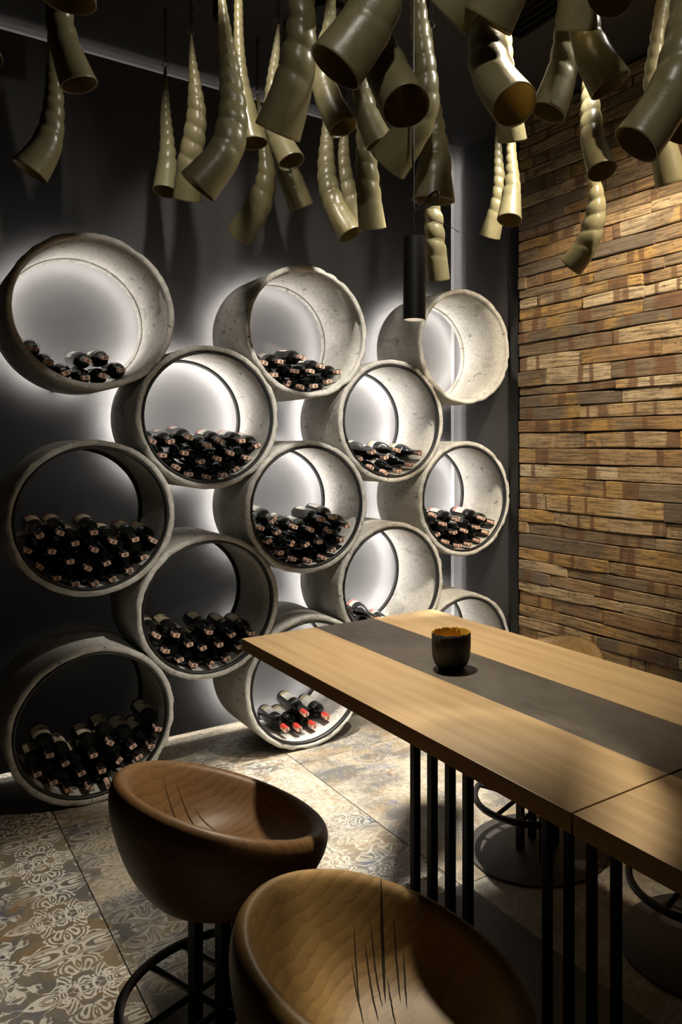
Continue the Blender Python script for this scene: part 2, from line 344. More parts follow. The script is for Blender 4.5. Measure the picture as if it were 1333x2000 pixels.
for r in range(len(ROWV)-1):
    zt = at_x(1013, ROWV[r], XF).z; zb = max(.004, at_x(1013, ROWV[r+1], XF).z)
    js = [at_x(u, (ROWV[r]+ROWV[r+1])/2, XF).y for u in JOIN.get(ROWV[r], [1060+rnd.random()*200])]
    js = sorted(js, reverse=True); y = js[-1]
    while y > .1:
        y -= .35+.55*rnd.random(); js.append(y)
    ys = [yleft+rnd.uniform(-.004, .004)]+js
    ys[-1] = min(ys[-1], 0)
    for a, b in zip(ys[:-1], ys[1:]):
        L = a-b-.004*rnd.random()-.0015; yc = (a+b)/2; zc = (zt+zb)/2; H = (zt-zb)-rnd.choice([.001, .0015, .002, .004])
        d = XR-XF+rnd.uniform(-.007, .006); nseg = 5
        bow = rnd.uniform(-.006, .007)*min(1, L/.6); tap = [rnd.uniform(-.003, .001) for _ in range(4)]; bv = .0025+rnd.random()*.0025
        vs, fs = [], []
        for s in range(nseg+1):
            q = s/nseg; yy = -L/2+L*q; e = bv if s in (0, nseg) else 0; cz = bow*(4*q*(1-q)-.66)
            hh = H/2+(tap[0]*(1-q)+tap[1]*q); hl = H/2+(tap[2]*(1-q)+tap[3]*q)
            xf = -d+(.003 if e else 0)+rnd.uniform(-.001, .001)
            vs += [(0, yy, cz-hl), (xf+bv*.7, yy, cz-hl+e*.5), (xf, yy, cz-hl+bv+e*.5), (xf, yy, cz+hh-bv-e*.5), (xf+bv*.7, yy, cz+hh-e*.5), (0, yy, cz+hh)]
        for s in range(nseg):
            for k in range(5): fs.append((s*6+k, s*6+k+1, s*6+k+7, s*6+k+6))
        fs += [tuple(range(6))[::-1], tuple(range(nseg*6, nseg*6+6))]
        me = mesh('stave', vs, fs, False)
        o = obj('plank', me, M['stave'], wall_right); o.location = (XR, yc, zc)

# ------------------------------------------------------------------ concrete pipes
RO, RI, YF, YK = .33, .30, 3.541, 3.992
GRID = {1: (0, 4), 2: (1, 3), 3: (2, 4), 4: (3, 3), 5: (4, 4), 6: (0, 2), 7: (2, 2), 8: (4, 2), 9: (1, 1), 10: (3, 1), 11: (0, 0), 12: (2, 0), 13: (4, 0)}
def pipe_c(k): i, j = GRID[k]; return .735+.4915*i, .33+.4355*j
WHERE = {1: 'top pipe of leftmost column', 2: 'upper pipe of second column', 3: 'top pipe of middle column', 4: 'upper pipe of fourth column', 5: 'top pipe of rightmost column',
         6: 'middle pipe of leftmost column', 7: 'central pipe of middle column', 8: 'middle pipe of rightmost column', 9: 'lower pipe of second column', 10: 'lower pipe of fourth column',
         11: 'bottom pipe of leftmost column', 12: 'bottom pipe of middle column', 13: 'bottom pipe of rightmost column'}
PLAB = {1: 'top left concrete pipe without gasket, a few bottles lying in it', 2: 'brightly lit concrete pipe full of bottles, upper of the second column', 3: 'high middle concrete pipe without gasket, bottles piled low',
        4: 'concrete pipe with sloping shouldered bottles, upper of fourth column', 5: 'empty concrete pipe at top right beside the plank wall', 6: 'dark concrete pipe full of bottles at left, halfway up wall',
        7: 'concrete pipe heaped with bottles in the centre of the stack', 8: 'concrete pipe with bottles beside plank wall, halfway up', 9: 'shaded concrete pipe with cream labelled bottles left of table corner',
        10: 'concrete pipe with two white labelled bottles behind table edge', 11: 'dark concrete pipe on the floor at far left behind the stool', 12: 'concrete pipe on floor holding red capped bottles under table',
        13: 'concrete pipe low at right, mostly hidden behind the table'}
LIT = {1: .52, 2: 1.0, 3: .5, 4: 1.05, 5: .7, 7: .85, 8: .85, 10: .9, 12: .42, 13: .5}
def pipe_mesh(seed):
    rg = random.Random(seed); n = 120
    prof = [(RO, YK-.004), (RO-.004, YK), (RI+.004, YK), (RI, YK-.004), (RI, YK-.05), (RI, YF+.30), (RI, YF+.15), (RI, YF+.031), (RI+.0035, YF+.030), (RI+.0035, YF+.012),
            (RI+.006, YF+.001), (RI+.015, YF), (RO-.007, YF), (RO-.001, YF+.005), (RO, YF+.014), (RO, YF+.06), (RO, YF+.2), (RO, YF+.34)]
    ph = [rg.uniform(0, 6.28) for _ in range(6)]; chips = [(rg.uniform(0, 6.28), rg.uniform(.03, .12), rg.uniform(.003, .009)) for _ in range(15)]
    def fn(r, h, a, j):
        if 9 <= j <= 14:
            k = .0016*math.sin(9*a+ph[0])+.0013*math.sin(23*a+ph[1])+rg.uniform(-.0022, .0022)
            c = 0
            for ca, cw, cd in chips:
                dd = abs((a-ca+PI) % (2*PI)-PI)
                if dd < cw: c = max(c, cd*(1-(dd/cw)**2))
            if j >= 12: r -= c*.5; h += c*(.9 if j == 13 else .45)
            h += k*(1 if j in (10, 11, 12) else .4); r += k*.5*(1 if j >= 12 else .3)
        return r, h
    return lathe('pipe', prof, n, 'Y', True, fn)
def torus_y(name, R, r, y, n=96, m=6):
    return lathe(name, [(R+r*math.cos(2*PI*k/m), y+r*math.sin(2*PI*k/m)) for k in range(m)], n, 'Y', True)
gask_f = lathe('gasket', [(RI+.0028, YF+.012), (RI+.0028, YF+.003), (RI-.001, YF-.001), (RI-.0075, YF+.002), (RI-.009, YF+.012), (RI-.007, YF+.024), (RI+.002, YF+.027)], 96, 'Y', True)
YLIP = YK-.0105
gask_b = lathe('gasket', [(RI-.0005, YLIP), (RI-.013, YLIP), (RI-.015, YLIP-.004), (RI-.015, YLIP-.010), (RI-.011, YLIP-.018), (RI-.0005, YLIP-.02)], 96, 'Y', True)
led_me = torus_y('led_ring', .2955, .0025, YLIP+.0045, 72, 4)
lip_b = lathe('rear_lip', [(RI-.0005, YLIP), (RI-.013, YLIP), (RI-.015, YLIP-.004), (RI-.014, YLIP-.010), (RI-.006, YLIP-.018), (RI-.0005, YLIP-.024)], 96, 'Y', True)
for k in range(1, 14):
    cx, cz = pipe_c(k)
    t = thing('concrete_pipe', (cx, 0, cz), PLAB[k], 'pipe', 'concrete pipes stacked on the wine wall')
    t.location = (cx, YF, cz)
    def part(nm, me, mt):
        o = obj(nm, me, mt, t); o.location = (0, -YF, 0); return o
    part('pipe_body', pipe_mesh(k), M['concrete'])
    if k not in (1, 3, 5):
        part('gasket', gask_f, M['rubber']); part('gasket', gask_b, M['rubber'])
    else:
        part('rear_lip', lip_b, M['concrete'])
    if k in LIT:
        part('led_ring', led_me.copy(), emit('led_ring_%d' % k, (1, .955, .90), 350.0*LIT[k]))
    if k in (4, 10):
        a = PI-.02 if k == 4 else PI+.42
        me = box_me('mold_seam', -.0015, .0015, YF+.02, YK-.02, -.001, .001)
        o = part('mold_seam', me, M['concrete']); o.location = (RO*math.cos(a), -YF, -RO*math.sin(a)*1.0)
    for sx in (-.12, .12):   # brackets holding the pipe off the wall panel
        me = box_me('bracket', -.012, .012, YK-.004, YP, -.008, .008)
        o = part('bracket', me, M['black']); a = -PI/2+sx*2; o.location = (.316*math.cos(a), -YF, .316*math.sin(a))

# ------------------------------------------------------------------ wine bottles
def bottle_parts(kind):
    if kind == 'burgundy':
        R = .0405; prof = [(.0145, .05), (.0145, .075), (.0165, .095), (.022, .12), (.031, .15), (.0375, .175), (R, .205), (R, .285), (R-.003, .295), (.025, .2985), (0, .294)]
        lab = (.215, .275)
    else:
        R = .0372; prof = [(.0142, .05), (.0142, .078), (.0165, .088), (.025, .097), (.0325, .106), (.0363, .118), (R, .132), (R, .285), (R-.003, .296), (.025, .2995), (0, .295)]
        lab = (.165, .268)
    body = lathe('bottle_body', prof, 28, 'Y')
    cap = lathe('capsule', [(0, 0), (.0125, 0), (.0148, .002), (.0150, .010), (.0153, .035), (.0149, .056), (.0143, .057)], 24, 'Y'); sharp(cap, 50)
    def patch(r, a0, a1, y0, y1, n=12):
        vs = []; fs = []
        for i in range(n+1):
            a = a0+(a1-a0)*i/n
            for y in (y0, y1): vs.append((r*math.cos(a), y, r*math.sin(a)))
        for i in range(n): fs.append((2*i, 2*i+1, 2*i+3, 2*i+2))
        return mesh('patch', vs, fs)
    label = patch(R+.0006, PI/2-1.15, PI/2+1.15, *lab)
    band = patch(R+.0010, PI/2-1.15, PI/2+1.15, lab[1]-.022, lab[1]-.006)
    emblem = join_me('emblem', [patch(R+.0011, PI/2-.28, PI/2+.05, lab[0]+.035, lab[0]+.062, 5), patch(R+.0011, PI/2+.0, PI/2+.34, lab[0]+.048, lab[0]+.057, 5), patch(R+.0011, PI/2-.34, PI/2-.2, lab[0]+.056, lab[0]+.072, 3), patch(R+.0011, PI/2-.45, PI/2+.45, lab[0]+.018, lab[0]+.021, 6), patch(R+.0011, PI/2-.3, PI/2+.3, lab[0]+.010, lab[0]+.012, 6)])
    # paper tax strip: along the capsule side, folded over its end
    side = patch(.0158, PI-.62, PI+.62, .0, .042, 6)
    vs = [(-.0150, -.0007, -.0088), (.0135, -.0007, -.0088), (.0135, -.0007, .0088), (-.0150, -.0007, .0088)]
    end = mesh('end', vs, [(0, 1, 2, 3)]); strip = join_me('tax_strip', [side, end])
    seal = lathe('seal_mark', [(.0034, -.0012), (.0068, -.0012)], 16, 'Y')
    dot = lathe('seal_dot', [(0, -.0012), (.0022, -.0012)], 10, 'Y'); seal = join_me('seal_mark', [seal, dot])
    return dict(bottle_body=body, capsule=cap, label=label, band=band, emblem=emblem, tax_strip=strip, seal_mark=seal)
BP = {'bordeaux': bottle_parts('bordeaux'), 'burgundy': bottle_parts('burgundy')}
BOTTLES = {
    1: [(-219,-170,-214,-148),(-166,-224,-162,-204),(-98,-261,-96,-242),(-23,-278,-22,-259),(47,-266,54,-255),(119,-238,125,-226),(-13,-205,-16,-184),(55,-186,60,-175)],
    2: [(-249,-113,-244,-91),(-168,-112,-163,-96),(-85,-95,-83,-79),(-6,-130,-12,-115),(55,-109,61,-92),(158,-108,161,-95),(230,-130,236,-109),(-204,-174,-207,-158),(-110,-165,-104,-152),(-35,-204,-36,-187),(42,-192,39,-180),(101,-167,110,-151),(182,-189,194,-172),(-144,-230,-152,-211),(-85,-262,-85,-246),(-3,-276,-10,-260),(71,-268,66,-252),(128,-241,136,-222)],
    3: [(-216,-167,-216,-145),(-136,-155,-128,-135),(-28,-130,-23,-110),(-168,-222,-165,-201),(-61,-199,-57,-178),(21,-195,19,-186),(84,-166,88,-154),(177,-189,178,-178),(-102,-260,-100,-241),(-34,-276,-26,-259),(45,-266,50,-255),(119,-240,122,-230)],
    4: [(-109,-165,-105,-148),(51,-158,54,-148),(195,-172,195,-162),(-28,-194,-25,-172),(136,-235,133,-220),(-184,-202,-180,-183),(-116,-247,-112,-231),(-35,-276,-33,-255),(51,-269,50,-252)],
    6: [(-201,-61,-200,-39),(-125,-56,-124,-37),(4,-63,4,-42),(77,-106,71,-84),(171,-105,167,-84),(247,-117,242,-95),(-243,-121,-238,-105),(-155,-131,-151,-109),(-68,-104,-67,-88),(6,-137,3,-118),(124,-165,120,-143),(203,-183,204,-161),(-200,-192,-197,-170),(-89,-177,-93,-159),(-21,-212,-24,-190),(56,-199,51,-177),(146,-236,149,-214),(-137,-242,-140,-220),(-68,-271,-70,-251),(9,-279,5,-260),(79,-268,81,-248)],
    7: [(-174,-56,-176,-41),(81,-68,79,-59),(151,-62,155,-48),(230,-109,233,-92),(-240,-92,-240,-81),(-150,-119,-143,-110),(-61,-99,-61,-89),(20,-117,20,-107),(122,-131,126,-119),(196,-178,204,-162),(-204,-157,-208,-151),(-82,-177,-81,-166),(2,-190,-4,-180),(71,-182,71,-172),(148,-229,148,-214),(-143,-218,-144,-208),(-75,-256,-75,-246),(17,-274,4,-260),(89,-264,79,-248)],
    8: [(-200,-88,-200,-78),(-38,-121,-38,-110),(143,-125,148,-111),(226,-153,223,-135),(-128,-142,-127,-131),(-55,-193,-58,-183),(16,-190,18,-180),(96,-173,92,-162),(179,-214,174,-194),(-176,-196,-177,-188),(-116,-244,-116,-233),(-34,-269,-38,-258),(41,-268,38,-258),(117,-253,111,-236)],
    9: [(-228,-106,-228,-96),(-150,-110,-150,-100),(7,-124,7,-114),(111,-149,116,-136),(205,-156,205,-146),(-190,-178,-192,-167),(-88,-163,-92,-150),(-22,-192,-25,-185),(49,-184,51,-176),(151,-213,151,-203),(-131,-225,-133,-215),(-69,-260,-66,-252),(10,-268,10,-258),(85,-255,85,-245)],
    11: [(263,-78,254,-57),(67,-97,68,-87),(3,-136,-3,-115),(-163,-96,-165,-85),(161,-135,151,-116),(235,-149,226,-128),(-106,-143,-106,-132),(102,-179,104,-176),(-44,-200,-48,-181),(34,-206,28,-185),(186,-187,179,-188),(-210,-157,-210,-147),(-150,-210,-153,-199),(-92,-258,-91,-244),(-14,-267,-15,-257),(55,-273,62,-253)],
    12: [(23,-187,23,-177),(143,-228,142,-218),(-89,-236,-89,-226),(-14,-253,-14,-243),(67,-256,67,-246)],
}

BOTTLES[10] = [(-146,-222,-142,-212),(-60,-190,-58,-176),(-21,-266,-20,-254),(66,-258,64,-246)]
# (cap x, cap z, body x, body z) in mm from the pipe axis
STYLE = {1: ('white', None), 2: ('white', 'red'), 3: ('white', 'red'), 4: ('white', 'gold'), 6: ('cream', 'red'), 7: ('white', 'ink'), 8: ('white', 'red'), 9: ('cream', 'emblem'), 10: ('white', 'red'), 11: ('cream', 'emblem'), 12: ('white', 'gold')}
ORD = ['first', 'second', 'third', 'fourth', 'fifth', 'sixth', 'seventh', 'eighth', 'ninth']
LAYER = ['bottom', 'second', 'third', 'fourth', 'fifth', 'sixth']
rnd = random.Random(21)
variants = {}
for k, lst in BOTTLES.items():
    cx, cz = pipe_c(k); kind = 'burgundy' if k in (4, 10) else 'bordeaux'; parts = BP[kind]; lm, extra = STYLE[k]
    order = sorted(range(len(lst)), key=lambda i: lst[i][3]); layer = {}; cur = 0; z0 = lst[order[0]][3]
    for i in order:
        if lst[i][3]-z0 > 52: cur += 1; z0 = lst[i][3]
        layer[i] = min(cur, 5)
    for i, (a, b, c, d) in enumerate(lst):
        row = sorted([j for j in range(len(lst)) if layer[j] == layer[i]], key=lambda j: lst[j][2]); pos = row.index(i); nrow = len(row)
        side = 'only one' if nrow == 1 else ('leftmost' if pos == 0 else 'rightmost' if pos == nrow-1 else ORD[pos]+' from left')
        yfr = 3.555+rnd.uniform(0, .022) if k not in (10, 12) else 3.60+rnd.uniform(0, .03)
        if k == 1: yfr += .03
        capp = Vector((cx+a/1000, yfr, cz+b/1000)); bod = Vector((cx+c/1000, yfr+.20, cz+d/1000))
        ax = (bod-capp).normalized()
        xx = Vector((1, 0, 0)); xx = (xx-ax*xx.dot(ax)).normalized(); zz = xx.cross(ax)
        mtx = Matrix((xx, ax, zz)).transposed().to_4x4(); roll = rnd.uniform(-.45, .55)
        cap_word = 'red capped' if k == 12 else 'dark'
        layn = 'lone' if cur == 0 else LAYER[layer[i]]
        lab = '%s wine bottle, %s in %s layer, %s' % (cap_word, side, layn, WHERE[k])
        t = thing('wine_bottle', (0, 0, 0), lab, 'bottle', 'wine bottles in the '+WHERE[k])
        t.matrix_world = Matrix.Translation(capp) @ mtx @ Matrix.Rotation(roll, 4, 'Y')
        obj('bottle_body', parts['bottle_body'], M['glass'], t)
        key = 'r' if k == 12 else 'b'
        if (kind, key) not in variants:
            m2 = parts['capsule'].copy(); m2.materials.clear(); m2.materials.append(M['capred'] if key == 'r' else M['cap']); variants[(kind, key)] = m2
        obj('capsule', variants[(kind, key)], None, t)
        ts = obj('tax_strip', parts['tax_strip'], M['seal'], t); obj('seal_mark', parts['seal_mark'], M['mark'], ts)
        if rnd.random() < .25: ts.rotation_euler = (0, rnd.uniform(-.9, .9), 0)
        lk = (kind, lm)
        if lk not in variants:
            m2 = parts['label'].copy(); m2.materials.clear(); m2.materials.append(M[lm]); variants[lk] = m2
        lo = obj('paper_label', variants[lk], None, t); lo.rotation_euler = (0, -roll+rnd.uniform(-.25, .6), 0)
        if extra in ('red', 'gold', 'ink'):
            bk = (kind, 'band', extra)
            if bk not in variants:
                m2 = parts['band' if extra != 'ink' else 'emblem'].copy(); m2.materials.clear(); m2.materials.append(M[extra]); variants[bk] = m2
            obj('label_band' if extra != 'ink' else 'label_emblem', variants[bk], None, lo)
        elif extra == 'emblem':
            obj('label_emblem', parts['emblem'], M['ink'], lo)
# ------------------------------------------------------------------ hanging horns
def crom(P, n):
    out = []; m = len(P)
    for i in range(m-1):
        p0, p1, p2, p3 = P[max(0, i-1)], P[i], P[i+1], P[min(m-1, i+2)]
        for s in range(n):
            t = s/n
            out.append(tuple(.5*((2*b)+(-a+c)*t+(2*a-5*b+4*c-d)*t*t+(-a+3*b-3*c+d)*t*t*t) for a, b, c, d in zip(p0, p1, p2, p3)))
    out.append(tuple(P[-1])); return out
def link_me(L, W, r, n=5):
    pts = []
    for i in range(12):
        a = 2*PI*i/12; pts.append((W/2*math.cos(a), 0, (L/2-W/2)*(1 if math.sin(a) > 0 else -1)+W/2*math.sin(a)))
    return tube_me('link', pts, r, n, True)
LINKA = link_me(.030, .012, .0016)
def horn(label, k0, lean, pts, seed=0):
    rg = random.Random(seed*7+3)
    P = crom(pts, 22); m = len(P)
    # arc parameter
    world = []; acc = [0.0]
    for u, v, wpx in P: world.append(at_depth(u, v, k0))
    for i in range(1, m): acc.append(acc[-1]+(world[i]-world[i-1]).length)
    tot = acc[-1]; ctr = []; rad = []
    for (u, v, wpx), a in zip(P, acc):
        s = a/tot; k = k0-lean*s**2.4; ctr.append(at_depth(u, v, k)); rad.append(max(.0022, wpx/2*k/FPX))
    # resample evenly
    NR = 120; ac2 = [0.0]
    for i in range(1, m): ac2.append(ac2[-1]+(ctr[i]-ctr[i-1]).length)
    T = ac2[-1]; cc, rr = [], []; j = 0
    for i in range(NR+1):
        d = T*i/NR
        while j < m-2 and ac2[j+1] < d: j += 1
        f = (d-ac2[j])/max(1e-9, ac2[j+1]-ac2[j]); f = min(1, max(0, f))
        cc.append(ctr[j].lerp(ctr[j+1], f)); rr.append(rad[j]*(1-f)+rad[j+1]*f)
    n = 32; vs, fs = [], []; nrm = None; phase = rg.random(); frames = []
    sw = rg.choice([-1, 1])*rg.uniform(.5, .9); lob = rg.uniform(0, 6); tw = rg.uniform(6, 11)*rg.choice([-1, 1])
    root = cc[0]
    for i in range(NR+1):
        t = (cc[min(NR, i+1)]-cc[max(0, i-1)]).normalized()
        nrm = (Vector((1, 0, 0))-t*t.x).normalized() if nrm is None else (nrm-t*nrm.dot(t)).normalized()
        frames.append((t, nrm, t.cross(nrm)))
    for i in range(NR+1):
        s = i/NR; r = rr[i]; t, a1, a2 = frames[i]; phase += (T/NR)/(1.0*r+.012)*.86
        fade = 1-min(1, max(0, (s-.70)/.17))**2; fade *= min(1, s*12)
        for q in range(n):
            th = 2*PI*q/n; ph = phase+sw*th/(2*PI)*1.0
            # one continuous helical ridge: fractional part wraps cleanly when sw is an integer turn
            ph = phase+(1 if sw > 0 else -1)*th/(2*PI)
            x = ph-math.floor(ph); b = math.sin(PI*x)**.75
            soft = .5+.5*math.cos(th-lob)
            rad_ = r*(1+fade*(.19*(b-.55)*(0.55+.45*soft))+.045*fade*math.cos(2*th+tw*s+lob)+.02*math.sin(3*th+5*s+lob))
            vs.append(cc[i]+(a1*math.cos(th)+a2*math.sin(th))*rad_-root)
    for i in range(NR):
        for q in range(n):
            l = (q+1) % n; fs.append((i*n+q, i*n+l, (i+1)*n+l, (i+1)*n+q))
    fs.append(tuple(range(n)))
    # rim and inner surface
    th_ = max(.0030, rr[-1]*.065); base = NR*n; prev = list(range(base, base+n)); t, a1, a2 = frames[-1]
    inner = [(NR, .0012, .25), (NR, .0014, .75), (NR, 0, 1.0)]+[(i, 0, 1.0) for i in range(NR-4, int(NR*.42), -6)]
    for (i, push, f) in inner:
        row = []
        for q in range(n):
            p = Vector(vs[i*n+q])-(cc[i]-root); ln = p.length; p = p*((ln-th_*f)/ln)
            vs.append(p+(cc[i]-root)+frames[i][0]*push); row.append(len(vs)-1)
        for q in range(n):
            l = (q+1) % n; fs.append((prev[q], prev[l], row[l], row[q]))
        prev = row
    fs.append(tuple(prev))
    me = mesh('horn', vs, fs)
    t = thing('hanging_horn', root, label, 'horn', 'horns hanging from the ceiling')
    obj('horn_shell', me, M['horn'], t)
    # ring through the tip and chain up to the ceiling
    R = .013
    ring = [(R*math.cos(2*PI*i/18), 0, R*math.sin(2*PI*i/18)+R*.7) for i in range(18)]
    ro = obj('ring', tube_me('ring', ring, .0013, 5, True), M['ring'], t); ro.rotation_euler = (0, 0, -YAW+rg.uniform(-.5, .5))
    z = root.z+R*1.6; parts = []; i = 0
    while z < CEIL+.004:
        parts.append((z+.0135, i % 2)); z += .0255; i += 1
    vsc, fsc = [], []
    for zc, rot in parts:
        b = len(vsc); zz = min(zc, CEIL-.0145)
        for v in LINKA.vertices:
            x, y = (v.co.x, v.co.y) if rot else (v.co.y, v.co.x)
            vsc.append((x, y, v.co.z+zz-root.z))
        fsc += [tuple(q+b for q in p.vertices) for p in LINKA.polygons]
    obj('chain', mesh('chain', vsc, fsc), M['chain'], t)
    return t
H = [
 ('cut off horn at the top left corner, wide mouth down', 1.9, .02, [(150,-420,4),(148,-280,22),(142,-150,52),(136,-60,84),(134,-2,100)]),
 ('upper horn at far left, smooth mouth turned down and right', 2.4, -.02, [(112,-300,4),(110,-180,18),(114,-60,36),(116,30,46),(128,90,55),(155,166,70)]),
 ('lowest horn at far left, mouth turned left above top left pipe', 2.75, .06, [(102,-70,4),(102,20,11),(103,100,20),(106,180,32),(102,240,44),(88,290,56),(58,334,70)]),
 ('horn mostly outside the left picture edge', 2.4, .05, [(-60,-260,4),(-58,-120,20),(-55,-10,38),(-48,60,54),(-33,118,70)]),
 ('short slim horn on long chain, open mouth facing forward, left group', 3.41, .06, [(323,130,4),(323,180,12),(324,230,20),(327,280,28),(327,325,38),(323,374,47)]),
 ('banded slim horn with striped light, second of the left group', 3.2, -.12, [(373,68,5),(376,115,14),(381,170,26),(384,225,35),(378,280,40),(369,335,46),(366,388,54)]),
 ('large dark horn of the left group, mouth turned left', 2.5, .03, [(424,-130,4),(432,-20,12),(442,80,28),(452,170,42),(454,235,54),(438,300,64),(386,365,78)]),
 ('pale slender horn flaring just right of the large dark one', 2.9, .02, [(466,-150,4),(466,-20,14),(467,80,20),(472,160,28),(482,220,40),(494,280,57)]),
 ('lowest knobbly horn of left group, mouth turned down left', 3.67, -.14, [(503,184,4),(511,235,14),(517,290,24),(521,340,34),(512,385,44),(493,425,52),(469,458,56)]),
 ('slim horn with ring tip ending in a small open mouth', 3.2, .04, [(544,48,4),(540,95,14),(533,150,22),(533,210,34),(545,265,44),(570,316,54)]),
 ('short horn half hidden behind another, mouth down right, left of centre', 3.5, -.10, [(556,118,4),(552,180,15),(548,250,28),(556,310,40),(570,355,46),(590,405,50)]),
 ('big smooth horn left of centre with glossy bell turned left', 2.2, -.12, [(588,-330,4),(588,-180,20),(588,-60,42),(590,30,54),(585,100,66),(570,175,76),(543,258,90)]),
 ('dark horn at centre with small open mouth turned right', 2.9, .03, [(652,-130,4),(648,-30,14),(644,50,26),(632,110,40),(634,165,48),(650,210,54),(671,250,60)]),
 ('largest pale bell in the centre, mouth facing left', 1.75, .04, [(790,-460,4),(782,-300,24),(770,-160,54),(752,-50,84),(720,40,100),(655,132,112)]),
 ('round open bell right of the largest horn, facing forward', 2.0, .17, [(700,-260,4),(704,-150,20),(712,-40,40),(724,50,60),(748,120,82),(794,208,98)]),
 ('slim horn hanging low at centre, mouth turned right', 3.4, .02, [(648,140,4),(644,200,14),(640,260,22),(638,320,32),(643,370,40),(660,415,46),(685,458,52)]),
 ('thin pale horn behind the low central one', 3.5, -.1, [(673,208,4),(673,255,14),(672,310,24),(677,360,34),(684,400,42),(690,436,46)]),
 ('grey horn below the round open bell, narrow mouth down right', 2.8, -.02, [(690,-50,4),(696,40,16),(702,120,28),(708,180,38),(720,230,48),(742,280,58)]),
 ('straight knobbly horn at centre, closed looking mouth down', 3.1, -.10, [(704,120,4),(706,180,16),(710,250,28),(716,310,38),(720,370,46),(728,446,54)]),
 ('horn behind pendant cord with bell turned down left', 2.4, -.12, [(812,-160,4),(814,-60,20),(822,60,38),(832,150,46),(826,215,58),(800,265,70),(758,323,82)]),
 ('long flaring horn right of pendant cord, wide mouth straight down', 2.7, -.02, [(842,54,4),(843,110,14),(847,180,24),(849,250,40),(850,310,58),(847,360,76),(846,392,86)]),
 ('brightly lit knobbly horn below the long flaring one', 3.2, -.10, [(838,240,4),(841,320,14),(844,390,24),(848,430,36),(850,480,42),(856,546,46)]),
 ('cut off pale bell at top edge, right of pendant cord', 1.78, -.10, [(990,-520,4),(984,-380,24),(970,-240,52),(945,-110,80),(915,-30,96),(872,30,104)]),
 ('cut off dark bell at top edge beside the vent', 1.75, -.10, [(1040,-540,4),(1036,-380,26),(1026,-230,56),(1008,-110,84),(990,-40,96),(952,42,104)]),
 ('cut off bell edge at top centre', 2.2, -.02, [(740,-400,4),(738,-280,20),(730,-160,42),(716,-70,58),(688,-2,72)]),
 ('thick lumpy horn right of centre with round open mouth', 2.05, .18, [(955,-260,4),(954,-150,24),(952,-50,44),(952,40,60),(956,110,76),(972,160,86),(1006,206,96)]),
 ('horn bell peeking out below the round open mouth', 2.8, -.12, [(992,-60,4),(990,40,16),(990,130,30),(994,200,44),(1001,274,58)]),
 ('thin pale horn left of the pair beside plank wall', 3.5, -.10, [(975,190,4),(974,240,10),(974,300,15),(976,360,24),(970,410,32),(957,462,42)]),
 ('thin horn with open mouth, right of pair beside plank wall', 3.3, .08, [(1000,150,4),(1000,220,12),(999,290,20),(1001,350,30),(999,395,40),(996,430,49)]),
 ('olive horn with open mouth turned left, under the vent', 2.6, .02, [(1112,-230,4),(1112,-100,22),(1110,10,40),(1106,90,54),(1095,150,62),(1070,220,72)]),
 ('wide horn with rim lit edge above the plank wall', 2.25, .0, [(1130,-320,4),(1132,-180,24),(1138,-50,44),(1142,40,58),(1156,100,72),(1193,166,88)]),
 ('cut off pale bell at top, mouth straight down', 1.95, -.14, [(1136,-480,4),(1136,-320,26),(1134,-160,50),(1132,-50,68),(1127,58,82)]),
 ('cut off round bell at top right, looking into its mouth', 1.85, .16, [(1218,-500,4),(1216,-360,26),(1212,-220,52),(1206,-110,72),(1193,-8,92)]),
 ('dark horn against plank wall with bright ringed mouth', 2.9, .10, [(1148,20,4),(1150,90,16),(1152,160,28),(1155,220,38),(1160,280,48),(1177,334,61)]),
 ('lowest knobbly horn hanging in front of plank wall', 3.0, -.12, [(1160,235,4),(1160,290,14),(1162,345,22),(1166,400,34),(1158,450,42),(1140,490,46),(1117,520,50)]),
 ('spiral ridged horn at right with pale bell pointing down', 2.55, -.10, [(1312,-170,4),(1304,-70,18),(1294,20,30),(1284,100,34),(1278,160,38),(1286,230,46),(1300,300,56),(1314,356,66)]),
 ('large smooth horn at right edge, mouth turned left', 1.95, .03, [(1362,-420,4),(1358,-260,26),(1352,-110,52),(1342,30,72),(1326,130,82),(1300,200,90),(1244,282,98)]),
 ('dark horn cut by the right picture edge', 2.3, .04, [(1352,-180,4),(1352,-60,22),(1352,60,40),(1350,150,54),(1346,210,64),(1336,262,74)]),
]
for i, (lab, k, ln, pts) in enumerate(H): horn(lab, k, ln, pts, i)

# ------------------------------------------------------------------ pendant lamp
pc = Vector((1.28, 1.935, 1.882)); PR = .0336; PH = .247
t = thing('pendant_lamp', pc, 'slim black cylinder pendant lamp on a knotted cord above table', 'lamp')
obj('lamp_shade', sharp(lathe('lamp_shade', [(PR-.003, .03), (PR-.003, 0), (PR, 0), (PR, PH-.002), (PR-.002, PH), (0, PH)], 40)), M['pend'], t)
obj('lamp_lens', lathe('lens', [(0, .018), (PR-.003, .018)], 32), M['lamp'], t)
kn = .247+.075
cord = [(0, 0, PH), (-.002, 0, PH+.03), (-.003, 0, kn-.01), (-.001, 0, kn)]
lp = []
lx = Vector((cs, -sn, 0))
for i in range(17):
    a = i/16; q = 2*PI*a
    d = .085*math.sin(PI*a)**.8; p = lx*(d*.85)+Vector((0, 0, kn+d*.62+.012*math.sin(q)*1.3)); lp.append(tuple(p))
cord += lp+[(-.004, 0, kn+.03), (-.004, 0, kn+.3), (-.004, 0, CEIL-pc.z)]
obj('cord', tube_me('cord', cord, .0033, 8), M['pend'], t)
obj('cable_tie', tube_me('tie', [tuple(lx*x+Vector((0, 0, kn-.004-x*.38-.0*x))) for x in (-.006, .03, .07, .11)]+[tuple(lx*.135+Vector((0, 0, kn-.062)))], .0012, 5), M['pend'], t)
